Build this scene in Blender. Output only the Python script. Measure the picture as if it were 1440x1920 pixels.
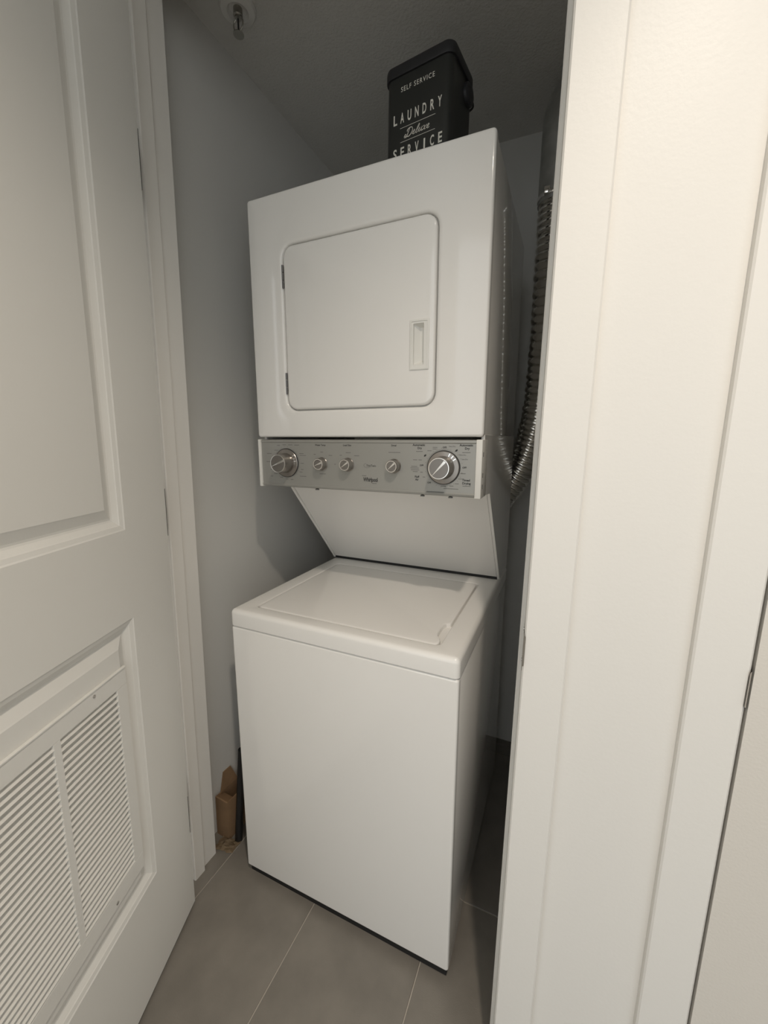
import bpy, bmesh, math, random
from mathutils import Matrix, Vector
random.seed(7)
for o in list(bpy.data.objects): bpy.data.objects.remove(o)
scene = bpy.context.scene
COL = scene.collection
PI = math.pi

# ------------------------------------------------------------------ camera
cd = bpy.data.cameras.new('camera'); cam = bpy.data.objects.new('camera', cd); COL.objects.link(cam)
cd.sensor_fit = 'HORIZONTAL'; cd.sensor_width = 36.0; cd.lens = 36.0 * 761.59 / 1440.0
cd.clip_start = 0.02
cam.matrix_world = Matrix(((0.9139, -0.0819, 0.3977, 0.7583),
                           (0.4057, 0.1462, -0.9022, -0.7655),
                           (0.0158, 0.9859, 0.1669, 1.2552), (0, 0, 0, 1)))
scene.camera = cam

# ------------------------------------------------------------------ world, light, exposure
w = bpy.data.worlds.new('world'); scene.world = w; w.use_nodes = True
w.node_tree.nodes['Background'].inputs[0].default_value = (0.97, 1.0, 1.0, 1)
w.node_tree.nodes['Background'].inputs[1].default_value = 1.15  # even fill light; the hall back is left open to let it in
def spot(loc, power, size, blend, radius, col=(1.0, 0.885, 0.755)):
    l = bpy.data.lights.new('hall_ceiling_lamp_offscreen', 'SPOT'); l.energy = power; l.spot_size = math.radians(size)
    l.spot_blend = blend; l.shadow_soft_size = radius; l.color = col
    o = bpy.data.objects.new('hall_ceiling_lamp_offscreen', l); COL.objects.link(o); o.location = loc
    return o
# the one lamp the photograph's shadows point to: recessed in the hall ceiling above and behind the camera
spot((0.962, -0.854, 2.42), 62, 130, 1.0, 0.03)
vs = scene.view_settings
vs.view_transform = 'Standard'; vs.look = 'None'; vs.gamma = 1.0; vs.use_curve_mapping = False
vs.exposure = 0.08

# ------------------------------------------------------------------ materials
MATS = {}
def mat(name, col, rough=0.5, metal=0.0, bump=0.0, bscale=200.0, var=0.0, vscale=6.0, coat=0.0, spec=0.5, aniso=0):
    m = bpy.data.materials.new(name); m.use_nodes = True
    nt = m.node_tree; b = nt.nodes['Principled BSDF']
    b.inputs['Base Color'].default_value = (*col, 1); b.inputs['Roughness'].default_value = rough
    b.inputs['Metallic'].default_value = metal; b.inputs['Specular IOR Level'].default_value = spec
    if coat: b.inputs['Coat Weight'].default_value = coat; b.inputs['Coat Roughness'].default_value = 0.06
    if bump or var:
        tc = nt.nodes.new('ShaderNodeTexCoord')
    if bump:
        n = nt.nodes.new('ShaderNodeTexNoise'); n.inputs['Scale'].default_value = bscale; n.inputs['Detail'].default_value = 3
        bp = nt.nodes.new('ShaderNodeBump'); bp.inputs['Strength'].default_value = bump; bp.inputs['Distance'].default_value = 0.002
        nt.links.new(tc.outputs['Object'], n.inputs['Vector']); nt.links.new(n.outputs['Fac'], bp.inputs['Height'])
        nt.links.new(bp.outputs['Normal'], b.inputs['Normal'])
    if var:
        n2 = nt.nodes.new('ShaderNodeTexNoise'); n2.inputs['Scale'].default_value = vscale; n2.inputs['Detail'].default_value = 4
        r = nt.nodes.new('ShaderNodeValToRGB')
        r.color_ramp.elements[0].position = 0.35; r.color_ramp.elements[1].position = 0.65
        r.color_ramp.elements[0].color = (*[c * (1 - var) for c in col], 1); r.color_ramp.elements[1].color = (*[min(1, c * (1 + var)) for c in col], 1)
        nt.links.new(tc.outputs['Object'], n2.inputs['Vector']); nt.links.new(n2.outputs['Fac'], r.inputs['Fac'])
        nt.links.new(r.outputs['Color'], b.inputs['Base Color'])
    MATS[name] = m; return m
mat('wall_paint', (0.66, 0.65, 0.62), 0.75, bump=0.12, bscale=220)
mat('ceiling_paint', (0.66, 0.65, 0.62), 0.9, bump=0.9, bscale=130)
mat('trim_paint', (0.80, 0.775, 0.73), 0.42, bump=0.10, bscale=160, spec=0.35)
mat('door_paint', (0.76, 0.745, 0.705), 0.42, bump=0.06, bscale=150)
mat('closed_door_paint', (0.70, 0.66, 0.60), 0.55, bump=0.15, bscale=260)
mat('enamel', (0.865, 0.845, 0.81), 0.11, coat=0.4)
mat('enamel_top', (0.865, 0.845, 0.81), 0.22, coat=0.2)
mat('white_plastic', (0.80, 0.785, 0.74), 0.35)
mat('console_silver', (0.36, 0.355, 0.33), 0.36, metal=0.35)
mat('knob_silver', (0.33, 0.305, 0.28), 0.27, metal=0.85)
mat('knob_face', (0.26, 0.245, 0.23), 0.34, metal=0.8)
mat('bright_chrome', (0.92, 0.91, 0.89), 0.12, metal=1.0)
mat('ink', (0.03, 0.03, 0.03), 0.6)
mat('ink_grey', (0.16, 0.16, 0.15), 0.6)
mat('black_rubber', (0.012, 0.012, 0.012), 0.6)
mat('gap_shade_black', (0.012, 0.012, 0.012), 0.25)
mat('foil', (0.80, 0.78, 0.74), 0.15, metal=1.0, bump=0.35, bscale=70)
mat('galvanised', (0.42, 0.42, 0.40), 0.45, metal=0.7, var=0.12, vscale=25)
mat('steel', (0.55, 0.53, 0.5), 0.28, metal=1.0)
mat('dark_steel', (0.16, 0.155, 0.15), 0.35, metal=0.9)
mat('tin_black', (0.028, 0.029, 0.027), 0.33)
mat('tin_lid', (0.022, 0.022, 0.024), 0.45)
mat('tin_print', (0.80, 0.78, 0.70), 0.55)
mat('cardboard', (0.26, 0.160, 0.085), 0.85, bump=0.2, bscale=60, var=0.15, vscale=14)
mat('kraft_paper', (0.34, 0.25, 0.155), 0.85, var=0.15, vscale=20)
mat('wood', (0.36, 0.24, 0.12), 0.6, var=0.2, vscale=18)
mat('grey_slab', (0.30, 0.285, 0.26), 0.7)
mat('grout', (0.50, 0.455, 0.395), 0.9)
mat('tile', (0.215, 0.195, 0.168), 0.42, bump=0.10, bscale=420, var=0.10, vscale=9)
mat('sprinkler_white', (0.74, 0.73, 0.70), 0.5)
mat('sprinkler_metal', (0.42, 0.41, 0.38), 0.3, metal=0.9)
M = MATS

# ------------------------------------------------------------------ mesh helpers
def obj(name, bm, m, parent=None, smooth=False, loc=None, norm=True):
    if norm: bmesh.ops.recalc_face_normals(bm, faces=bm.faces[:])
    me = bpy.data.meshes.new(name); bm.to_mesh(me); bm.free()
    for mm in (m if isinstance(m, (list, tuple)) else [m]): me.materials.append(M[mm])
    if smooth:
        me.shade_smooth()
        me.set_sharp_from_angle(angle=math.radians(smooth if smooth is not True else 40))
    o = bpy.data.objects.new(name, me); COL.objects.link(o)
    if parent is not None: o.parent = parent
    if loc is not None: o.location = loc
    return o
def inst(name, me, parent, loc, rot=(0, 0, 0), scale=(1, 1, 1)):
    o = bpy.data.objects.new(name, me); COL.objects.link(o); o.parent = parent
    o.location = loc; o.rotation_euler = rot; o.scale = scale; return o
def tag(o, label, cat, group=None):
    o['label'] = label; o['category'] = cat
    if group: o['group'] = group
    return o
def struct(o): o['kind'] = 'structure'; return o
def empty(name, loc=(0, 0, 0), rot=(0, 0, 0)):
    o = bpy.data.objects.new(name, None); COL.objects.link(o); o.location = loc; o.rotation_euler = rot; o.empty_display_size = 0.1; return o
def box(bm, lo, hi, bev=0.0, seg=2):
    r = bmesh.ops.create_cube(bm, size=1.0); vs_ = r['verts']
    for v in vs_: v.co = Vector([lo[i] + (v.co[i] + 0.5) * (hi[i] - lo[i]) for i in range(3)])
    if bev:
        es = list({e for v in vs_ for e in v.link_edges})
        bmesh.ops.bevel(bm, geom=es, offset=bev, segments=seg, affect='EDGES', profile=0.5)
def rr(a0, a1, b0, b1, r, n=6):
    p = []
    for (ca, cb, s) in ((a1 - r, b0 + r, -90), (a1 - r, b1 - r, 0), (a0 + r, b1 - r, 90), (a0 + r, b0 + r, 180)):
        for i in range(n + 1):
            t = math.radians(s + 90.0 * i / n); p.append((ca + r * math.cos(t), cb + r * math.sin(t)))
    return p
def xz(p, y): return [(a, y, b) for a, b in p]
def xy(p, z): return [(a, b, z) for a, b in p]
def yz(p, x): return [(x, a, b) for a, b in p]
def loft(bm, loops, cap0=True, cap1=True, mi=0):
    rows = [[bm.verts.new(c) for c in L] for L in loops]
    n = len(rows[0])
    for A, B in zip(rows, rows[1:]):
        for i in range(n):
            fc = bm.faces.new((A[i], A[(i + 1) % n], B[(i + 1) % n], B[i])); fc.material_index = mi
    if cap0: bm.faces.new(rows[0]).material_index = mi
    if cap1: bm.faces.new(rows[-1]).material_index = mi
def pillow(rect, r, d0, d1, b, f, steps=4, inner_r=True):
    """loops of a slab from depth d0 (back) to d1 (face) with face edges rounded by b; f maps loop+depth to 3D"""
    a0, a1, c0, c1 = rect; sg = 1 if d1 > d0 else -1
    L = [f(rr(a0, a1, c0, c1, r), d0)]
    for i in range(steps + 1):
        t = PI / 2 * i / steps; ins = b * (1 - math.cos(t)); dp = d1 - sg * b * (1 - math.sin(t))
        L.append(f(rr(a0 + ins, a1 - ins, c0 + ins, c1 - ins, max(r - ins, 0.0006)), dp))
    return L
def lathe(bm, prof, n=40, axis='-y', c=(0, 0, 0), mi=0, cap=True):
    """prof = [(radius, height)], along axis from c"""
    rows = []
    for rad, h in prof:
        row = []
        for i in range(n):
            t = 2 * PI * i / n; a, b_ = rad * math.cos(t), rad * math.sin(t)
            if axis == '-y': q = (c[0] + a, c[1] - h, c[2] + b_)
            elif axis == 'z': q = (c[0] + a, c[1] + b_, c[2] + h)
            elif axis == 'x': q = (c[0] + h, c[1] + a, c[2] + b_)
            row.append(bm.verts.new(q))
        rows.append(row)
    for A, B in zip(rows, rows[1:]):
        for i in range(n):
            bm.faces.new((A[i], A[(i + 1) % n], B[(i + 1) % n], B[i])).material_index = mi
    if cap: bm.faces.new(rows[0]).material_index = mi; bm.faces.new(rows[-1]).material_index = mi
def spline(pts, n):
    """Catmull-Rom through pts, n samples"""
    P = [Vector(p) for p in pts]; P = [2 * P[0] - P[1]] + P + [2 * P[-1] - P[-2]]
    out = []; segs = len(P) - 3
    for k in range(n):
        t = k / (n - 1) * segs; i = min(int(t), segs - 1); u = t - i
        a, b, c, d = P[i:i + 4]
        out.append(0.5 * ((2 * b) + (c - a) * u + (2 * a - 5 * b + 4 * c - d) * u * u + (3 * b - a - 3 * c + d) * u ** 3))
    return out
def tube(bm, path, radf, n=16, cap=True, mi=0):
    path = [Vector(p) for p in path]; rows = []; up = None
    for i, p in enumerate(path):
        t = (path[min(i + 1, len(path) - 1)] - path[max(i - 1, 0)]).normalized()
        if up is None: up = t.orthogonal().normalized()
        up = (up - t * up.dot(t)).normalized(); s = t.cross(up)
        rad = radf(i) if callable(radf) else radf
        rows.append([bm.verts.new(p + (up * math.cos(2 * PI * k / n) + s * math.sin(2 * PI * k / n)) * rad) for k in range(n)])
    for A, B in zip(rows, rows[1:]):
        for k in range(n): bm.faces.new((A[k], A[(k + 1) % n], B[(k + 1) % n], B[k])).material_index = mi
    if cap: bm.faces.new(rows[0]); bm.faces.new(rows[-1])
def ribbon(bm, pts, wd, f):
    """flat stroke of width wd along 2D pts; f maps (a,b) to 3D"""
    L, Rr = [], []
    for i, p in enumerate(pts):
        a, b = pts[max(i - 1, 0)], pts[min(i + 1, len(pts) - 1)]
        dx, dy = b[0] - a[0], b[1] - a[1]; q = math.hypot(dx, dy) or 1
        wv = (wd(i / (len(pts) - 1)) if callable(wd) else wd) / 2
        L.append(bm.verts.new(f(p[0] - dy / q * wv, p[1] + dx / q * wv))); Rr.append(bm.verts.new(f(p[0] + dy / q * wv, p[1] - dx / q * wv)))
    for i in range(len(pts) - 1): bm.faces.new((L[i], Rr[i], Rr[i + 1], L[i + 1]))
def text(bm, s, h, ca, cb, f, sx=1.0, bold=0.0, space=1.0, align='CENTER', mi=0, wid=None):
    """printed letters: cap height h, centred at (ca, cb); f maps (a,b) to 3D"""
    cu = bpy.data.curves.new('t', 'FONT'); cu.body = s; cu.align_x = align; cu.align_y = 'CENTER'; cu.size = 1.0; cu.space_character = space
    cu.offset = bold; cu.resolution_u = 3
    to = bpy.data.objects.new('t', cu); COL.objects.link(to)
    dg = bpy.context.evaluated_depsgraph_get(); me = bpy.data.meshes.new_from_object(to.evaluated_get(dg))
    k = h / 0.70
    if wid and len(me.vertices):
        xs = [v.co.x for v in me.vertices]; sx = wid / ((max(xs) - min(xs)) * k)
    vsn = [bm.verts.new(f(ca + v.co.x * k * sx, cb + v.co.y * k)) for v in me.vertices]
    for p in me.polygons:
        try: bm.faces.new([vsn[i] for i in p.vertices]).material_index = mi
        except ValueError: pass
    bpy.data.objects.remove(to); bpy.data.curves.remove(cu); bpy.data.meshes.remove(me)

# ------------------------------------------------------------------ the setting
CEIL = 2.307
X0, X1, YB, YH = -1.35, 2.3, 0.885, -1.75      # hall ends, closet back, hall back
XL, XRC = -0.18, 0.80                          # closet side walls
YF, YJ = -0.113, -0.128                        # hall face of the wall, face of the casings
HEAD = 2.21
def sbox(name, lo, hi, m, bev=0.0):
    bm = bmesh.new(); box(bm, lo, hi, bev); return struct(obj(name, bm, m))
# floor: grout bed with one object for each tile
YFL = -4.6                                       # floor carried past the hall's open back, added to block world light from below
floor = sbox('floor', (X0, YFL, -0.06), (X1, YB, -0.0022), 'grout')
TW, TL, GR = 0.3085, 0.610, 0.0028
bm = bmesh.new(); box(bm, (-TW / 2 + GR / 2, -TL / 2 + GR / 2, -0.010), (TW / 2 - GR / 2, TL / 2 - GR / 2, 0.0), 0.0008, 1)
tile_o = None
for i in range(-5, 8):
    for j in range(-8, 2):
        xa, xb = -0.0835 + i * TW, -0.0835 + (i + 1) * TW; ya, yb = 0.1875 + j * TL, 0.1875 + (j + 1) * TL
        if xb <= X0 or xa >= X1 or yb <= YFL or ya >= YB: continue
        if tile_o is None:
            tile_o = obj('tile', bm, 'tile', floor); t = tile_o
        else: t = inst('tile', tile_o.data, floor, (0, 0, 0))
        cxa, cxb, cya, cyb = max(xa, X0), min(xb, X1), max(ya, YFL), min(yb, YB)
        t.location = ((cxa + cxb) / 2, (cya + cyb) / 2, random.uniform(-0.0004, 0)); t.scale = ((cxb - cxa) / TW, (cyb - cya) / TL, 1)
HCEIL = 2.44                                     # the hall ceiling is a little higher than the closet's
sbox('ceiling', (XL - 0.1, 0.0, CEIL), (XRC + 0.1, YB + 0.1, HCEIL + 0.1), 'ceiling_paint')
sbox('ceiling_hall', (X0 - 0.1, YH, HCEIL), (X1 + 0.1, 0.0, HCEIL + 0.1), 'ceiling_paint')
sbox('wall_back', (XL - 0.1, YB, -0.06), (XRC + 0.1, YB + 0.1, CEIL), 'wall_paint')
sbox('wall_left', (XL - 0.1, 0.0, -0.06), (XL, YB, CEIL), 'wall_paint')
sbox('wall_right', (XRC, 0.0, -0.06), (XRC + 0.1, YB, CEIL), 'wall_paint')
sbox('wall_hall_left', (X0 - 0.1, YH, -0.06), (X0, 0.0, HCEIL), 'wall_paint')
sbox('wall_hall_right', (X1, YH, -0.06), (X1 + 0.1, 0.0, HCEIL), 'wall_paint')
# the wall with the two door openings
LJ, RJ = -0.128, 0.722                          # laundry opening between its jambs
D2L, D2R = 1.001, 1.851                         # the neighbouring closed door
sbox('wall_front_left', (X0, YF, -0.06), (LJ - 0.02, 0.0, HCEIL), 'wall_paint')
sbox('wall_front_middle', (RJ + 0.02, YF, -0.06), (D2L - 0.02, 0.0, HCEIL), 'trim_paint')
sbox('wall_front_right', (D2R + 0.02, YF, -0.06), (X1, 0.0, HCEIL), 'wall_paint')
sbox('wall_front_header', (LJ - 0.02, YF, HEAD + 0.02), (RJ + 0.02, 0.0, HCEIL), 'wall_paint')
sbox('wall_front_header_right', (D2L - 0.02, YF, HEAD + 0.02), (D2R + 0.02, 0.0, HCEIL), 'wall_paint')
# frames: jamb board + casing + stop in one profile for each side
def frame_side(name, x, s, stop=True, z1=HEAD):
    """x: jamb face, s=+1 when the opening lies towards +X; mesh in world coordinates"""
    e = 0.0025
    p = [(x, 0.001), (x, -0.0486)] + ([(x + s * 0.0085, -0.0486), (x + s * 0.0105, -0.0506), (x + s * 0.0105, -0.0815), (x + s * 0.0085, -0.0835), (x + s * 0.0036, -0.0835), (x + s * 0.0024, -0.0822)] if stop else []) + [(x, -0.0835), (x, YJ + e), (x - s * e, YJ), (x - s * (0.0635 - e), YJ), (x - s * 0.0635, YJ + e), (x - s * 0.0635, YF), (x - s * 0.0205, YF), (x - s * 0.0205, 0.001)]
    bm = bmesh.new(); loft(bm, [[(a, b, 0.0) for a, b in p], [(a, b, z1) for a, b in p]])
    return struct(obj(name, bm, 'trim_paint'))
frame_side('trim_1', LJ, 1)
tr2 = frame_side('trim_2', RJ, -1)
tr4 = frame_side('trim_4', D2L, 1)
frame_side('trim_5', D2R, -1)
for nm, a, b in (('trim_3', LJ, RJ), ('trim_6', D2L, D2R)):
    bm = bmesh.new()
    box(bm, (a - 0.0635, YJ, HEAD), (b + 0.0635, YF, HEAD + 0.0635), 0.002, 1)
    box(bm, (a, YF, HEAD), (b, 0.001, HEAD + 0.02)); box(bm, (a, -0.0835, HEAD - 0.0105), (b, -0.0486, HEAD))
    struct(obj(nm, bm, 'trim_paint'))
# strike plates with their curled lips
def strike(parent, x, s, zc):
    bm = bmesh.new(); h = 0.030
    # plate on the jamb face
    box(bm, (min(x, x + s * 0.0016), -0.118, zc - 0.040), (max(x, x + s * 0.0016), -0.092, zc + 0.040), 0.0006, 1)
    # curled lip
    prof = [(x + s * 0.0008, -0.117), (x + s * 0.0012, -0.1245), (x + s * 0.0002, -0.1295), (x - s * 0.0022, -0.1318)]
    for k in range(len(prof) - 1):
        (ax, ay), (bx, by) = prof[k], prof[k + 1]
        hh = h - 0.003 * k
        vv = [bm.verts.new(c) for c in ((ax, ay, zc - hh - 0.002), (bx, by, zc - hh), (bx, by, zc + hh), (ax, ay, zc + hh + 0.002))]
        bm.faces.new(vv)
        vv = [bm.verts.new((c.co.x, c.co.y + 0.0012, c.co.z)) for c in vv]; bm.faces.new(vv)
    o = obj('strike_plate', bm, 'steel', parent)
    bm = bmesh.new(); box(bm, (min(x + s * 0.0012, x + s * 0.0020), -0.112, zc - 0.014), (max(x + s * 0.0012, x + s * 0.0020), -0.097, zc + 0.014)); obj('latch_hole_shade', bm, 'dark_steel', o)  # raised dark slab, stands in for the shade inside the latch hole
    for dz in (-0.027, 0.027):
        bm = bmesh.new(); lathe(bm, [(0.0035, 0), (0.003, s * 0.0024)], 10, 'x', (x + s * 0.0008, -0.105, zc + dz)); obj('screw', bm, 'steel', o)
strike(tr2, RJ, -1, 0.935); strike(tr4, D2L, 1, 0.946)

# ------------------------------------------------------------------ doors
def panel_loops(s0, s1, z0, z1, f, field=-0.003):
    prof = [(0.0, 0.0), (0.0025, -0.0015), (0.010, -0.0035), (0.0115, -0.0050), (0.020, -0.0105), (0.0235, -0.0115), (0.0275, -0.0108), (0.044, field - 0.0012), (0.0465, field)]
    return [f([(s0 + i, z0 + i), (s1 - i, z0 + i), (s1 - i, z1 - i), (s0 + i, z1 - i)], y) for i, y in prof]
def door(name, wd, z0, z1, panels, thick, m, holes=()):
    """slab in local x (0..wd), face at y=0 with recessed mouldings, back at -thick"""
    root = struct(empty(name))
    bm = bmesh.new()
    xs = [0.0, panels[0][0], panels[0][1], wd]
    zs = [z0]
    for p in sorted(panels, key=lambda q: q[2]): zs += [p[2], p[3]]
    zs += [z1]
    pset = {(round(p[2], 5), round(p[3], 5)) for p in panels}
    V = {}
    def v(x, y, z):
        k = (round(x, 6), round(y, 6), round(z, 6))
        if k not in V: V[k] = bm.verts.new((x, y, z))
        return V[k]
    for i in range(3):
        for j in range(len(zs) - 1):
            if i == 1 and (round(zs[j], 5), round(zs[j + 1], 5)) in pset: continue
            bm.faces.new((v(xs[i], 0, zs[j]), v(xs[i + 1], 0, zs[j]), v(xs[i + 1], 0, zs[j + 1]), v(xs[i], 0, zs[j + 1])))
    out = [(xs[i], zs[0]) for i in range(4)] + [(wd, z) for z in zs[1:]] + [(xs[i], zs[-1]) for i in (2, 1, 0)] + [(0.0, z) for z in zs[-2:0:-1]]
    A = [v(a, 0, b) for a, b in out]; B = [bm.verts.new((a, -thick, b)) for a, b in out]
    for i in range(len(out)): bm.faces.new((A[i], A[(i + 1) % len(out)], B[(i + 1) % len(out)], B[i]))
    bm.faces.new(B)
    obj('door_slab', bm, m, root)
    for k, p in enumerate(panels):
        bm = bmesh.new(); L = panel_loops(p[0], p[1], p[2], p[3], xz)
        if len(p) > 4:      # opening for a vent: carry the field to a pocket
            a0, a1, b0, b1 = p[4]
            for y in (-0.003, -0.0425): L.append(xz([(a0, b0), (a1, b0), (a1, b1), (a0, b1)], y))
        loft(bm, L, cap0=False, cap1=True); obj('door_panel', bm, m, root)
    return root
DW = 0.844
d1 = door('door_1', DW, 0.010, HEAD - 0.006, [(0.1392, DW - 0.1392, 0.276, 0.897, (0.200, DW - 0.200, 0.374, 0.779)), (0.1392, DW - 0.1392, 1.079, HEAD - 0.13)], 0.044, 'door_paint')
d1.location = (-0.0715, -0.126, 0.0); d1.rotation_euler = (0, 0, math.radians(-69.05))
# return air grille in the lower panel
GS0, GS1, GZ0, GZ1 = 0.1775, DW - 0.1775, 0.343, 0.811
secs = [(0.2045, 0.3355), (0.3495, 0.4945), (0.5085, DW - 0.2045)]
LZ0, LZ1 = 0.379, 0.775
bm = bmesh.new()
T0, T1 = -0.0032, 0.0012
box(bm, (GS0, T0, LZ1), (GS1, T1, GZ1), 0.0008, 1); box(bm, (GS0, T0, GZ0), (GS1, T1, LZ0), 0.0008, 1)
edges = [GS0] + [e for s in secs for e in s] + [GS1]
for k in range(0, len(edges), 2): box(bm, (edges[k], T0, LZ0 - 0.0005), (edges[k + 1], T1, LZ1 + 0.0005), 0.0006, 1)
# turned-back rim of the plate
box(bm, (GS0 - 0.0004, T0, GZ1 - 0.0015), (GS1 + 0.0004, T1 + 0.0016, GZ1 + 0.0018), 0.0007, 1)
grille = obj('vent_grille', bm, 'door_paint', d1)
grille['label'] = 'white metal return air grille with rows of louvres'
NS = 31; pitch = (LZ1 - LZ0) / NS
for (a, b) in secs:
    bm = bmesh.new()
    pr = [(0.0016, -0.0032), (0.0022, -0.0025), (-0.0044, 0.0008), (-0.0049, 0.0001)]   # blade section: outer edge low, back edge high
    loft(bm, [[(a - 0.0008, y, z) for y, z in pr], [(b + 0.0008, y, z) for y, z in pr]])
    me = None
    for k in range(NS):
        z = LZ0 + (k + 0.5) * pitch
        if me is None: o = obj('slat', bm, 'door_paint', grille); me = o.data; o.location = (0, 0, z)
        else: inst('slat', me, grille, (0, 0, z))
bm = bmesh.new(); lathe(bm, [(0.0032, 0.0), (0.0030, 0.0012), (0.0015, 0.0018)], 12, 'z'); bmesh.ops.rotate(bm, verts=bm.verts, matrix=Matrix.Rotation(-PI / 2, 3, 'X'))
so = obj('screw', bm, 'steel', grille); so.location = (0.2604, T1 - 0.0001, 0.8006)
for q in ((DW - 0.2604, 0.8006), (0.2604, 0.353), (DW - 0.2604, 0.353)): inst('screw', so.data, grille, (q[0], T1 - 0.0001, q[1]))
# hinges on the hinge edge
for z in (0.28, 1.09, 1.81):
    bm = bmesh.new(); box(bm, (-0.0040, -0.040, z - 0.055), (0.0004, -0.0008, z + 0.055), 0.0004, 1)
    lathe(bm, [(0.0065, -0.052), (0.0065, 0.052)], 14, 'z', (-0.006, -0.046, z)); obj('hinge', bm, 'dark_steel', d1)
# latch face on the free edge
bm = bmesh.new(); box(bm, (DW - 0.0004, -0.035, 0.905), (DW + 0.0012, -0.009, 0.965)); obj('latch_plate', bm, 'steel', d1)

d2 = door('door_2', DW - 0.001, 0.010, HEAD - 0.006, [(0.150, DW - 0.150, 0.276, 0.897), (0.150, DW - 0.150, 1.079, HEAD - 0.13)], 0.044, 'closed_door_paint')
# face looks to the hall (-Y): local +y turned round
d2.location = (D2L + 0.004 + DW - 0.001, YJ + 0.002, 0.0); d2.rotation_euler = (0, 0, PI)

# ------------------------------------------------------------------ laundry centre
OX, OY = 0.3, 0.25
app = empty('laundry_center', (OX, OY, 0.0)); app.rotation_mode = 'AXIS_ANGLE'
av = Vector((0.0131, -0.0092, -0.0046)); app.rotation_axis_angle = (av.length, *av.normalized())
tag(app, 'white stacked washer and dryer unit with silver control panel', 'washer dryer')
W, YD, YR, HD = 0.606, 0.1415, 0.68, 1.8480
def part(name, bm, m, parent=None, smooth=35):
    bmesh.ops.translate(bm, verts=bm.verts, vec=(-OX, -OY, 0.0))
    return obj(name, bm, m, parent or app, smooth=smooth)
# washer
bm = bmesh.new(); box(bm, (0.006, 0.010, 0.0035), (W - 0.006, YR - 0.02, 0.034)); part('base', bm, 'black_rubber')
bm = bmesh.new(); loft(bm, pillow((0.0, W, 0.030, 0.7835), 0.007, 0.016, 0.0, 0.006, xz)); part('washer_front_panel', bm, 'enamel')
bm = bmesh.new(); box(bm, (0.0015, 0.0165, 0.024), (W - 0.0015, YR, 0.780), 0.003); part('washer_cabinet', bm, 'enamel')
bm = bmesh.new()
L = pillow((-0.001, W + 0.001, -0.002, YR), 0.012, 0.7865, 0.8300, 0.012, xy, 5)
hole = (0.0525, 0.5530, 0.0385, 0.4575)
def hl(i, z): return xy(rr(hole[0] - i, hole[1] + i, hole[2] - i, hole[3] + i, 0.014 + i), z)
L += [hl(0.004, 0.8300), hl(0.002, 0.8296), hl(0.0008, 0.8284), hl(0.0, 0.8265), hl(0.0, 0.818)]
loft(bm, L); part('washer_top', bm, 'enamel_top')
# lid with finger notch
bm = bmesh.new()
lx0, lx1, ly0, ly1, rl = 0.0555, 0.5480, 0.0415, 0.4545, 0.012
P = rr(lx0, lx1, ly0, ly1, rl, 5)
arc1, rest = P[:6], P[6:]
notch = [(lx1, 0.062), (lx1 - 0.003, 0.069), (lx1 - 0.0105, 0.080), (lx1 - 0.0145, 0.093), (lx1 - 0.0150, 0.120), (lx1 - 0.0145, 0.138), (lx1 - 0.010, 0.149), (lx1 - 0.002, 0.154), (lx1, 0.158)]
P = arc1 + notch + rest
cxl, cyl = (lx0 + lx1) / 2, (ly0 + ly1) / 2
def shrink(P, d): return [(cxl + (a - cxl) * (1 - d / 0.246), cyl + (b - cyl) * (1 - d / 0.206)) for a, b in P]
loft(bm, [xy(P, 0.8185), xy(P, 0.8268), xy(shrink(P, 0.0008), 0.8285), xy(shrink(P, 0.0025), 0.8295), xy(shrink(P, 0.005), 0.8298)])
part('washer_lid', bm, 'enamel_top', smooth=30)
bm = bmesh.new(); box(bm, (lx1 - 0.016, 0.064, 0.8182), (lx1 + 0.003, 0.156, 0.8195)); part('finger_recess', bm, 'enamel_top')
# stand: side cheeks, sloping panel and its black rubber gasket; open seams stay between the panels
cheek = [(0.165, 1.2760), (0.165, 1.140), (0.262, 1.136), (0.520, 0.8310), (YR, 0.8310), (YR, 1.2760)]
for xa, xb in ((0.0, 0.008), (W - 0.008, W)):
    bm = bmesh.new(); loft(bm, [yz(cheek, xa), yz(cheek, xb)]); bmesh.ops.bevel(bm, geom=[e for e in bm.edges if abs(e.verts[0].co.x - e.verts[1].co.x) < 1e-6], offset=0.0012, segments=1, affect='EDGES')
    part('side_cheek', bm, 'enamel', smooth=False)
bm = bmesh.new(); loft(bm, [yz([(0.262, 1.142), (0.518, 0.8390), (0.540, 0.8390), (0.284, 1.142)], x) for x in (0.0095, W - 0.0095)]); part('sloping_panel', bm, 'enamel_top', smooth=False)
bm = bmesh.new(); box(bm, (0.002, 0.519, 0.8295), (W - 0.0085, 0.560, 0.8385)); part('rubber_gasket', bm, 'black_rubber', smooth=False)
bm = bmesh.new(); box(bm, (0.009, 0.19, 1.1400), (W - 0.009, 0.275, 1.150)); part('console_underside', bm, 'enamel_top', smooth=False)
# dryer
bm = bmesh.new()
L = pillow((-0.002, W + 0.001, 1.2705, HD), 0.008, YD + 0.016, YD, 0.006, xz, 4)
def dh(i, y): return xz(rr(0.0995 - i, 0.4970 + i, 1.3375 - i, 1.7290 + i, 0.030 + i), y)
L += [dh(0.010, YD), dh(0.006, YD + 0.0006), dh(0.003, YD + 0.002), dh(0.0008, YD + 0.0046), dh(0.0, YD + 0.008), dh(0.0, YD + 0.015)]
loft(bm, L); part('dryer_front_panel', bm, 'enamel')
bm = bmesh.new(); box(bm, (0.0015, YD + 0.0165, 1.2715), (W - 0.0015, YR, HD - 0.0008), 0.004); part('dryer_cabinet', bm, 'enamel')
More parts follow.
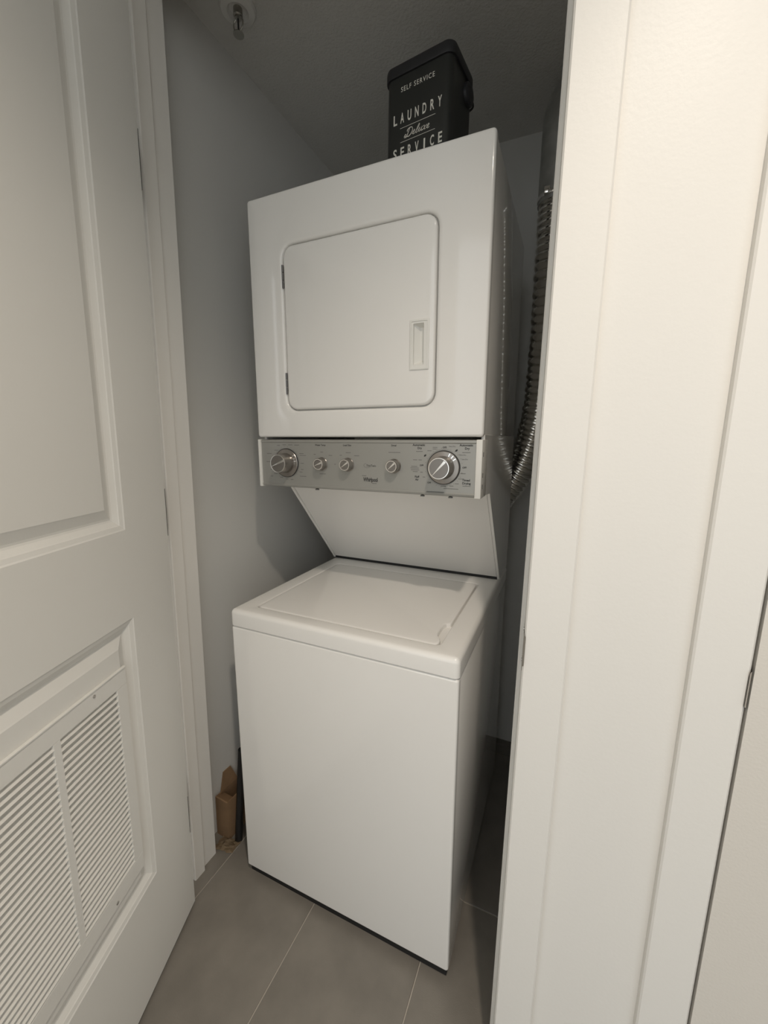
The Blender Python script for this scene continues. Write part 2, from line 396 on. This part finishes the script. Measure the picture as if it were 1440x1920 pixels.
# dryer door with handle pocket
bm = bmesh.new()
dr = (0.1025, 0.4940, 1.3405, 1.7260)
L = pillow(dr, 0.027, YD + 0.014, YD - 0.0005, 0.006, xz, 4)
def hp(i, y): return xz(rr(0.4405 - i, 0.4790 + i, 1.4195 - i, 1.5185 + i, 0.002 + i), y)
L += [hp(0, YD - 0.0005), hp(0, YD + 0.0135)]
loft(bm, L); ddoor = part('dryer_door', bm, 'enamel')
bm = bmesh.new()
def hr(a0, a1, b0, b1, y, r=0.0012): return xz(rr(a0, a1, b0, b1, r, 3), y)
loft(bm, [hr(0.4375, 0.4820, 1.4165, 1.5215, YD - 0.0004), hr(0.4375, 0.4820, 1.4165, 1.5215, YD - 0.0022), hr(0.4390, 0.4805, 1.4180, 1.5200, YD - 0.0030),
          hr(0.4415, 0.4780, 1.4205, 1.5175, YD - 0.0030), hr(0.4420, 0.4775, 1.4210, 1.5170, YD - 0.0016), hr(0.4455, 0.4700, 1.4270, 1.5135, YD - 0.0016),
          xz([(0.4465 + (a - 0.4455) * 0.96, 1.4290 + (b - 1.4270) * 0.96) for a, b in rr(0.4455, 0.4700, 1.4270, 1.5135, 0.0012, 3)], YD + 0.003),
          xz([(0.4570 + (a - 0.4455) * 0.50, 1.4380 + (b - 1.4270) * 0.80) for a, b in rr(0.4455, 0.4700, 1.4270, 1.5135, 0.0012, 3)], YD + 0.0125)], cap0=False)
hd = part('handle', bm, 'white_plastic', ddoor, smooth=20)
for zc in (1.6595, 1.4060):
    bm = bmesh.new()
    for k in range(3):
        lathe(bm, [(0.0024, 0.0), (0.0024, 0.0165)], 10, 'z', (0.1005, YD + 0.0006, zc - 0.0265 + k * 0.018))
    part('hinge', bm, 'dark_steel', ddoor)
# control console
CZ0, CZ1 = 1.1385, 1.2645
bm = bmesh.new()
sec = [(YD + 0.10, CZ0 + 0.004), (YD + 0.004, CZ0), (YD - 0.0005, CZ0 + 0.002), (YD - 0.0015, CZ0 + 0.006), (YD, CZ0 + 0.009), (YD, CZ1 - 0.009), (YD - 0.0015, CZ1 - 0.0065), (YD - 0.0008, CZ1 - 0.0015), (YD + 0.004, CZ1), (YD + 0.10, CZ1)]
loft(bm, [yz(sec, 0.008), yz(sec, W - 0.011)]); con = part('control_panel', bm, 'console_silver', smooth=False)
con['label'] = 'brushed silver control panel with five dials'
for xa, xb in ((0.0005, 0.0085), (W - 0.0125, W + 0.0015)):
    bm = bmesh.new(); box(bm, (xa, YD - 0.0055, CZ0 - 0.0015), (xb, YD + 0.055, CZ1 + 0.0005), 0.0022); part('end_cap', bm, 'white_plastic', con)
    bm = bmesh.new()
bm.free()
for z in (1.163, 1.188, 1.233):
    bm = bmesh.new(); box(bm, (W + 0.0008, YD + 0.006, z - 0.005), (W + 0.0020, YD + 0.009, z + 0.005)); part('end_slot_mark', bm, 'black_rubber', con, smooth=False)  # thin black blocks standing proud of the end cap
for x in (0.180, 0.4705, 0.5377):
    bm = bmesh.new(); lathe(bm, [(0.0052, 0.0), (0.0050, 0.0022), (0.003, 0.0035)], 14, 'z', (x, YD + 0.008, CZ0 - 0.0042)); part('screw', bm, 'ink_grey', con)
bm = bmesh.new(); box(bm, (0.483, YD - 0.0012, 1.1460), (0.524, YD + 0.001, 1.1482)); part('slot_mark', bm, 'ink_grey', con, smooth=False)  # thin dark bar standing proud of the panel face
ZK = 1.2030
def FP(y):
    return lambda a, b: (a, y, b)
def big_knob(x, ang, name):
    # dial skirt and ring
    bm = bmesh.new(); lathe(bm, [(0.0385, 0.0), (0.0385, 0.0010), (0.0360, 0.0010)], 48, c=(x, YD, ZK)); ring = part('dial_ring', bm, 'ink', con, smooth=False)
    bm = bmesh.new(); lathe(bm, [(0.0368, 0.0008), (0.0368, 0.0028), (0.0355, 0.0040), (0.0262, 0.0050), (0.0256, 0.010), (0.0240, 0.0350), (0.0228, 0.0375)], 56, c=(x, YD, ZK))
    k = part(name, bm, 'knob_silver', smooth=25)
    yf = YD - 0.0375
    bm = bmesh.new(); lathe(bm, [(0.0218, 0.0), (0.0216, 0.0006)], 48, c=(x, yf + 0.0002, ZK)); part('knob_face', bm, 'knob_face', k, smooth=False)
    bm = bmesh.new(); lathe(bm, [(0.0232, -0.0006), (0.0230, 0.0008), (0.0214, 0.0008), (0.0212, -0.0006)], 56, c=(x, yf, ZK), cap=False); part('chrome_rim', bm, 'bright_chrome', k)
    bm = bmesh.new(); ca, sa = math.cos(ang), math.sin(ang)
    def tri(tip, wd):
        q = [(-0.0205, -0.0003), (0.0205, -wd), (0.0205, wd), (-0.0205, 0.0003)]
        fl = [(x + (a * ca - b * sa), ZK + (a * sa + b * ca)) for a, b in q]
        loft(bm, [xz(fl, yf - 0.0005), xz(fl, yf - 0.0014)])
    tri(1, 0.0030); part('pointer', bm, 'bright_chrome', k, smooth=False)
    # tick marks on the skirt
    bm = bmesh.new()
    for d in (0.28, 0.02, -0.22):
        t = ang + d; ribbon(bm, [(x + 0.0275 * math.cos(t), ZK + 0.0275 * math.sin(t)), (x + 0.0350 * math.cos(t), ZK + 0.0350 * math.sin(t))], 0.0022, lambda a, b: (a, YD - 0.0050 + (math.hypot(a - x, b - ZK) - 0.0262) * 0.11 - 0.0004, b))
    part('dial_mark', bm, 'bright_chrome', k, smooth=False)
    return k
def small_knob(x, ang):
    bm = bmesh.new(); lathe(bm, [(0.0170, 0.0), (0.0170, 0.0015), (0.0155, 0.0030), (0.0148, 0.0180), (0.0136, 0.0195)], 40, c=(x, YD, ZK)); k = part('selector_knob', bm, 'knob_silver', smooth=25)
    yf = YD - 0.0195
    bm = bmesh.new(); lathe(bm, [(0.0118, 0.0), (0.0116, 0.0005)], 36, c=(x, yf + 0.0002, ZK)); part('knob_face', bm, 'knob_face', k, smooth=False)
    bm = bmesh.new(); lathe(bm, [(0.0137, -0.0006), (0.0135, 0.0007), (0.0118, 0.0007), (0.0116, -0.0006)], 40, c=(x, yf, ZK), cap=False); part('chrome_rim', bm, 'bright_chrome', k)
    bm = bmesh.new(); ca, sa = math.cos(ang), math.sin(ang)
    fl = [(x + (a * ca - b * sa), ZK + (a * sa + b * ca)) for a, b in [(-0.0105, -0.0003), (0.0110, -0.0022), (0.0110, 0.0022), (-0.0105, 0.0003)]]
    loft(bm, [xz(fl, yf - 0.0004), xz(fl, yf - 0.0012)]); part('pointer', bm, 'bright_chrome', k, smooth=False)
    return k
big_knob(0.0905, math.radians(22), 'timer_knob')
big_knob(0.5215, math.radians(48), 'timer_knob')
for x, a in ((0.2015, 22), (0.2775, 35), (0.4020, 42)): small_knob(x, math.radians(a))
# printing on the console
F = FP(YD - 0.0003)
def word(*a, **k):
    b_ = bmesh.new(); text(b_, *a, **k); return part('lettering', b_, 'ink', con, smooth=False)
word('Water Temp', 0.0042, 0.1975, 1.2505, F, bold=0.02)
word('Load Size', 0.0042, 0.2755, 1.2505, F, bold=0.02)
word('Signal', 0.0042, 0.4005, 1.2510, F, bold=0.02)
for x in (0.4625, 0.5715):
    word('Automatic', 0.0046, x, 1.2525, F, bold=0.03, wid=0.030); word('Dry', 0.0046, x + 0.002, 1.2455, F, bold=0.03)
word('Timed', 0.0048, 0.5735, 1.1765, F, bold=0.03); word('Drying', 0.0048, 0.5745, 1.1695, F, bold=0.03)
word('Fluff', 0.0044, 0.4590, 1.1800, F, bold=0.03); word('Air', 0.0044, 0.4590, 1.1735, F, bold=0.03)
for x, z in ((0.5230, 1.2475), (0.4700, 1.2065), (0.5690, 1.2040), (0.4890, 1.1675)): word('OFF', 0.0036, x, z, F, bold=0.03)
word('Very Dry', 0.0028, 0.5400, 1.2500, F); word('More Dry', 0.0026, 0.5640, 1.2315, F); word('Less Dry', 0.0026, 0.5690, 1.2222, F)
word('Whirlpool', 0.0098, 0.3395, 1.1680, F, sx=0.72, bold=0.022, space=0.92)
word('ThinTwin', 0.0052, 0.3410, 1.2020, F, sx=0.9)
for cx_, cz_ in ((0.4780, 1.2290), (0.5500, 1.2410)):      # leaf-shaped drops on the dryer dial
    bm = bmesh.new(); ribbon(bm, [(cx_ - 0.0026, cz_ - 0.0022), (cx_ - 0.001, cz_ - 0.0006), (cx_ + 0.001, cz_ + 0.001), (cx_ + 0.0026, cz_ + 0.0024)], lambda t: 0.0006 + 0.0036 * math.sin(PI * min(1, t + 0.02)), F); part('drop_symbol', bm, 'ink', con, smooth=False)
bm = bmesh.new()
def arc(x, r, a0, a1, wd, n=40): ribbon(bm, [(x + r * math.cos(math.radians(a0 + (a1 - a0) * i / n)), ZK + r * math.sin(math.radians(a0 + (a1 - a0) * i / n))) for i in range(n + 1)], wd, F)
arc(0.0905, 0.0405, -60, 60, 0.0006); arc(0.0905, 0.0405, 110, 160, 0.0006); arc(0.5215, 0.0405, 60, 300, 0.0006)
rg = random.Random(3)
for x in (0.0905, 0.5215):           # tiny unreadable scale marks round both dials
    for k in range(26):
        t = 2 * PI * k / 26
        ribbon(bm, [(x + 0.0425 * math.cos(t), ZK + 0.0425 * math.sin(t)), (x + 0.0445 * math.cos(t), ZK + 0.0445 * math.sin(t))], 0.0007, F)
rows = [(0.058, 1.2360, .013), (0.066, 1.2490, .009), (0.085, 1.2505, .012), (0.104, 1.2505, .014), (0.125, 1.2500, .015), (0.139, 1.2280, .014), (0.143, 1.2235, .020), (0.141, 1.2030, .009), (0.140, 1.1870, .008), (0.136, 1.1800, .009), (0.142, 1.1690, .020), (0.034, 1.2270, .016), (0.030, 1.2050, .014), (0.041, 1.1845, .011), (0.053, 1.1730, .011), (0.072, 1.1640, .009), (0.090, 1.1600, .007), (0.106, 1.1590, .009), (0.040, 1.1660, .008),
        (0.180, 1.2270, .006), (0.2015, 1.2330, .008), (0.227, 1.2250, .010), (0.2030, 1.1775, .018), (0.240, 1.2030, .004), (0.257, 1.2260, .006), (0.2785, 1.2325, .014), (0.302, 1.2255, .014), (0.4020, 1.2350, .030),
        (0.4640, 1.2380, .016), (0.5720, 1.2370, .018), (0.5750, 1.1635, .018), (0.4520, 1.2040, .015), (0.4530, 1.2000, .020), (0.4540, 1.1960, .020), (0.4545, 1.1920, .012), (0.4540, 1.2190, .010), (0.4660, 1.2190, .008), (0.470, 1.1910, .006), (0.476, 1.1800, .006), (0.5660, 1.1910, .012), (0.5600, 1.1790, .008), (0.553, 1.1680, .009), (0.541, 1.1625, .009), (0.5230, 1.1610, .012), (0.5400, 1.1560, .034), (0.488, 1.2400, .010), (0.501, 1.2475, .011), (0.500, 1.2440, .009), (0.350, 1.1595, .012), (0.322, 1.1775, .012)]
for x, z, ln in rows: ribbon(bm, [(x - ln / 2, z), (x + ln / 2, z)], 0.0013, F)
for cz in (1.2030,):                  # swoosh ring behind the two-word mark
    ribbon(bm, [(0.331 + 0.016 * math.cos(t) * 0.6, 1.2025 + 0.0055 * math.sin(t)) for t in [PI * 0.6 + 1.2 * PI * i / 20 for i in range(21)]], 0.0006, F)
part('scale_marks', bm, 'ink_grey', con, smooth=False)['kind'] = 'stuff'

# ------------------------------------------------------------------ laundry tin on the dryer
BW, BD, BZ0, BZ1 = 0.168, 0.128, 0.0, 0.2500
th = math.radians(-7.6)
tin = empty('laundry_powder_tin', (0, 0, 0), (0, 0, th))
ex = Vector((math.cos(th), math.sin(th), 0)); ey = Vector((-math.sin(th), math.cos(th), 0))
TZ = 1.8518
tin.location = Vector((0.2945, 0.2605, TZ)) + ex * (BW / 2) + ey * (BD / 2)
tag(tin, 'black tin bin with white laundry lettering on top of the dryer', 'storage tin')
hw, hdp = BW / 2, BD / 2
bm = bmesh.new()
def tr_(i, z): return xy(rr(-hw + i, hw - i, -hdp + i, hdp - i, 0.017 - min(i, 0.01), 6), z)
loft(bm, [tr_(0.003, 0.0), tr_(0.0, 0.003), tr_(0.0, 0.249), tr_(0.002, 0.251)]); body = obj('tin_body', bm, 'tin_black', tin, smooth=30)
bm = bmesh.new()
loft(bm, [tr_(-0.0012, 0.2510), tr_(-0.0042, 0.2510), tr_(-0.0048, 0.2535), tr_(-0.0046, 0.2700), tr_(-0.003, 0.2745), tr_(0.001, 0.2770), tr_(0.010, 0.2785), tr_(0.018, 0.2788)]); lid = obj('tin_lid', bm, 'tin_lid', tin, smooth=30, loc=(0, 0, -0.0030))
# side lugs with the bail handle
for s in (-1, 1):
    bm = bmesh.new(); lathe(bm, [(0.0235, 0.0), (0.023, s * 0.007), (0.018, s * 0.011), (0.008, s * 0.0125)], 28, 'x', (s * (hw - 0.0008), 0.030, 0.222)); obj('handle_lug', bm, 'tin_lid', tin, smooth=30)
bm = bmesh.new()
path = spline([(-hw - 0.006, 0.030, 0.222), (-hw - 0.006, 0.048, 0.220), (-hw * 0.93, hdp + 0.004, 0.216), (0, hdp + 0.006, 0.214), (hw * 0.93, hdp + 0.004, 0.216), (hw + 0.006, 0.048, 0.220), (hw + 0.006, 0.030, 0.222)], 60)
tube(bm, path, 0.0024, 8); obj('bail_handle', bm, 'tin_lid', tin, smooth=True)
# print on the front: local face y = -hdp
FT = lambda a, b: (a - hw, -hdp - 0.0004, b - TZ - 0.0015)
def tin_word(b_, nm='lettering'): return obj(nm, b_, 'tin_print', tin, norm=False)
bm = bmesh.new(); text(bm, 'SELF SERVICE', 0.0100, 0.0842, 2.0732, FT, bold=0.004, space=1.25, wid=0.086); tin_word(bm)
for s, zc, xa, xb in (('LAUNDRY', 2.0140, 0.0265, 0.1420), ('SERVICE', 1.9420, 0.0275, 0.1450)):
    n = len(s); bm = bmesh.new()
    for k, chh in enumerate(s):
        xc = xa + (xb - xa) * k / (n - 1)
        text(bm, chh, 0.0208, xc, zc, FT, bold=0.022, wid=0.0042 if chh == 'I' else 0.0098)
    tin_word(bm)
for za, xa in ((1.9942, 0.0405), (1.9645, 0.0420)):
    bm = bmesh.new(); ribbon(bm, [(xa, za), (0.1318, za)], 0.0010, FT); tin_word(bm, 'printed_rule')
bm = bmesh.new()
def script(pts, n, ox, oz, k, wd=0.0012):
    sp = [(p.x, p.y) for p in spline([(a, b, 0) for a, b in pts], n)]
    ribbon(bm, [(ox + (a + 0.42 * b) * k, oz + b * k) for a, b in sp], lambda t: wd * (0.75 + 0.5 * abs(math.sin(t * 9))), FT)
K_ = 0.0165
script([(0.02, 0.10), (-0.10, 0.0), (-0.30, 0.12), (-0.22, 0.38), (-0.05, 0.32), (-0.12, 0.15), (-0.28, 0.18)], 24, 0.0560, 1.9712, K_)
script([(0.16, 1.0), (0.10, 0.60), (0.04, 0.06), (-0.12, 0.02), (0.06, 0.10), (0.34, 0.0), (0.66, 0.22), (0.74, 0.62), (0.52, 0.98), (0.12, 1.04), (-0.16, 0.86), (-0.10, 0.66)], 44, 0.0575, 1.9712, K_, 0.0016)
def e_(ox): script([(0.0, 0.10), (0.22, 0.26), (0.34, 0.44), (0.22, 0.54), (0.08, 0.34), (0.14, 0.08), (0.32, 0.03), (0.50, 0.14)], 26, ox, 1.9716, K_)
e_(0.0720)
script([(0.0, 0.10), (0.26, 0.52), (0.36, 0.92), (0.26, 1.02), (0.14, 0.62), (0.14, 0.14), (0.26, 0.03), (0.42, 0.14)], 26, 0.0800, 1.9716, K_)
script([(0.0, 0.14), (0.16, 0.54), (0.14, 0.22), (0.22, 0.03), (0.42, 0.16), (0.56, 0.54), (0.52, 0.20), (0.60, 0.03), (0.76, 0.14)], 30, 0.0870, 1.9716, K_)
script([(0.0, 0.44), (0.12, 0.54), (0.24, 0.30), (0.34, 0.04), (0.50, 0.10)], 16, 0.0990, 1.9716, K_); script([(0.52, 0.54), (0.34, 0.34), (0.14, 0.10), (0.0, 0.03)], 12, 0.0990, 1.9716, K_)
e_(0.1085)
tin_word(bm)

# ------------------------------------------------------------------ vent hose beside the dryer
hose = empty('dryer_vent_hose', (0.68, 0.66, 0.0))
tag(hose, 'silver foil flexible vent hose hanging between dryer and door frame', 'vent hose')
def hobj(name, bm, m, smooth=40):
    bmesh.ops.translate(bm, verts=bm.verts, vec=(-0.68, -0.66, 0)); return obj(name, bm, m, hose, smooth=smooth)
HX = 0.674
path = spline([(HX, 0.655, 1.985), (HX, 0.655, 1.86), (HX, 0.665, 1.70), (HX - 0.001, 0.68, 1.54), (HX - 0.008, 0.70, 1.40), (0.648, 0.725, 1.28), (0.614, 0.745, 1.17), (0.560, 0.755, 1.075), (0.49, 0.755, 1.005), (0.40, 0.735, 0.975), (0.34, 0.700, 0.97), (0.33, 0.676, 0.97)], 720)
bm = bmesh.new(); rg = random.Random(5)
wob = [rg.uniform(-0.0014, 0.0014) for _ in range(101)]
tube(bm, path, lambda i: 0.0455 + 0.0062 * abs(math.sin(PI * i / 10.0)) ** 0.8 + wob[i // 10], 32); hobj('foil_hose', bm, 'foil', 50)
bm = bmesh.new()
pth = spline([(HX, 0.655, 1.955), (HX, 0.655, 2.05), (HX, 0.655, 2.16), (HX + 0.008, 0.655, 2.205), (HX + 0.034, 0.655, 2.232), (0.765, 0.655, 2.238), (0.81, 0.655, 2.238)], 50)
tube(bm, pth, 0.0545, 32); hobj('rigid_pipe', bm, 'galvanised')
bm = bmesh.new(); lathe(bm, [(0.0552, -0.006), (0.0565, -0.004), (0.0565, 0.004), (0.0552, 0.006)], 40, 'z', (HX, 0.655, 1.972), cap=False)
box(bm, (0.640, 0.592, 1.963), (0.656, 0.606, 1.981), 0.002); hobj('hose_clamp', bm, 'bright_chrome')

# ------------------------------------------------------------------ sprinkler on the closet ceiling
sp = empty('fire_sprinkler', (-0.070, 0.172, CEIL)); tag(sp, 'small pendent fire sprinkler with round white plate on the closet ceiling', 'sprinkler')
bm = bmesh.new(); lathe(bm, [(0.044, 0.0), (0.044, -0.004), (0.040, -0.009), (0.026, -0.012), (0.022, -0.006), (0.020, -0.003)], 40, 'z'); obj('escutcheon', bm, 'sprinkler_white', sp, smooth=30)
bm = bmesh.new(); lathe(bm, [(0.011, 0.0), (0.011, -0.018), (0.008, -0.020), (0.008, -0.024)], 20, 'z'); obj('sprinkler_body', bm, 'sprinkler_metal', sp, smooth=30)
bm = bmesh.new()
for s in (-1, 1): tube(bm, spline([(s * 0.007, 0, -0.022), (s * 0.014, 0, -0.030), (s * 0.013, 0, -0.042), (s * 0.004, 0, -0.052)], 16), 0.0018, 8)
obj('frame_arm', bm, 'sprinkler_metal', sp, smooth=True)
bm = bmesh.new(); lathe(bm, [(0.0022, -0.023), (0.0022, -0.052)], 10, 'z'); obj('glass_bulb', bm, 'ink', sp, smooth=True)
bm = bmesh.new(); lathe(bm, [(0.003, -0.050), (0.005, -0.055), (0.013, -0.0565), (0.013, -0.058)], 20, 'z'); obj('deflector', bm, 'sprinkler_metal', sp, smooth=30)

# ------------------------------------------------------------------ cardboard and upright pieces beside the washer
def carton(name, loc, rz, sx, sy, sz, label, m='cardboard', tilt=0.0, flaps=True):
    e = empty(name, loc, (0, tilt, rz)); tag(e, label, 'box', 'cartons beside the washer')
    t = 0.0035
    bm = bmesh.new()
    box(bm, (0, 0, 0), (sx, t, sz)); box(bm, (0, sy - t, 0), (sx, sy, sz)); box(bm, (0, t, 0), (t, sy - t, sz)); box(bm, (sx - t, t, 0), (sx, sy - t, sz)); box(bm, (t, t, 0), (sx - t, sy - t, t))
    obj('box_body', bm, m, e)
    if flaps:
        bm = bmesh.new(); loft(bm, [[(0, 0.0002, sz), (sx, 0.0002, sz), (sx - 0.006, 0.030, sz - 0.012), (0.006, 0.030, sz - 0.012)], [(0, 0.003, sz + 0.002), (sx, 0.003, sz + 0.002), (sx - 0.006, 0.032, sz - 0.009), (0.006, 0.032, sz - 0.009)]]); obj('flap', bm, m, e)
        bm = bmesh.new(); loft(bm, [[(0.0002, 0.02, sz), (0.0002, sy - 0.01, sz), (-0.008, sy - 0.03, sz + 0.055), (-0.008, 0.04, sz + 0.055)], [(0.003, 0.02, sz), (0.003, sy - 0.01, sz), (-0.005, sy - 0.03, sz + 0.055), (-0.005, 0.04, sz + 0.055)]]); obj('flap', bm, m, e)
    return e
carton('cardboard_box', (-0.174, 0.052, 0.0), math.radians(-3), 0.052, 0.10, 0.135, 'small open brown cardboard box on the floor beside the washer')
carton('cardboard_box', (-0.171, 0.170, 0.0), 0.0, 0.075, 0.26, 0.245, 'taller brown cardboard box standing behind the small box')
# wooden paddle end and grey slab leaning on the wall
bm = bmesh.new()
pts = [(-0.026, 0.0), (0.026, 0.0), (0.026, 0.30)] + [(0.026 * math.cos(t), 0.315 + 0.022 * math.sin(t)) for t in [PI * i / 10 for i in range(11)]] + [(-0.026, 0.30)]
loft(bm, [[(0.0, a, b) for a, b in pts], [(0.016, a, b) for a, b in pts]])
o = obj('wooden_board', bm, 'wood'); o.location = (-0.045, 0.125, 0.001); o.rotation_euler = (0, 0, math.radians(90))
tag(o, 'narrow wooden board with rounded top upright beside the washer', 'board')
bm = bmesh.new(); loft(bm, pillow((-0.030, 0.030, 0.0, 0.575), 0.012, 0.0, 0.010, 0.002, yz))
o = obj('grey_slab', bm, 'grey_slab'); o.location = (-0.038, 0.152, 0.001); o.rotation_euler = (0, 0, math.radians(90))  # plain grey slab with rounded corners, set upright
tag(o, 'tall thin grey slab upright in the gap beside the washer', 'board')
bm = bmesh.new(); tube(bm, [(0.0, 0.0, 0.003), (0.008, 0.008, 0.16), (0.016, 0.016, 0.32)], 0.012, 16)
o = obj('gap_shade_pole', bm, 'gap_shade_black', smooth=True); o.location = (-0.094, 0.062, 0)  # added black rod, stands in for shade in the gap beside the box
tag(o, 'short black pole put in for the shade between the small box and the washer', 'pole')
# crumpled kraft paper at the foot of the boxes
bm = bmesh.new(); g = random.Random(11); NX, NY = 9, 8; G = []
for i in range(NX):
    G.append([bm.verts.new((-0.145 + 0.062 * i / (NX - 1) + g.uniform(-.003, .003), 0.008 + 0.042 * j / (NY - 1) + 0.012 * (i / NX) + g.uniform(-.003, .003), 0.0008 + g.random() * 0.012 * math.sin(PI * i / (NX - 1)) * math.sin(PI * j / (NY - 1)) + 0.004 * (j / NY))) for j in range(NY)])
for i in range(NX - 1):
    for j in range(NY - 1): bm.faces.new((G[i][j], G[i + 1][j], G[i + 1][j + 1], G[i][j + 1]))
bmesh.ops.solidify(bm, geom=bm.faces[:], thickness=0.0006)
bmesh.ops.translate(bm, verts=bm.verts, vec=(0.115, -0.03, 0)); o = obj('kraft_paper', bm, 'kraft_paper'); o.location = (-0.115, 0.03, 0.0006)
tag(o, 'crumpled scrap of brown paper on the floor before the small box', 'paper')
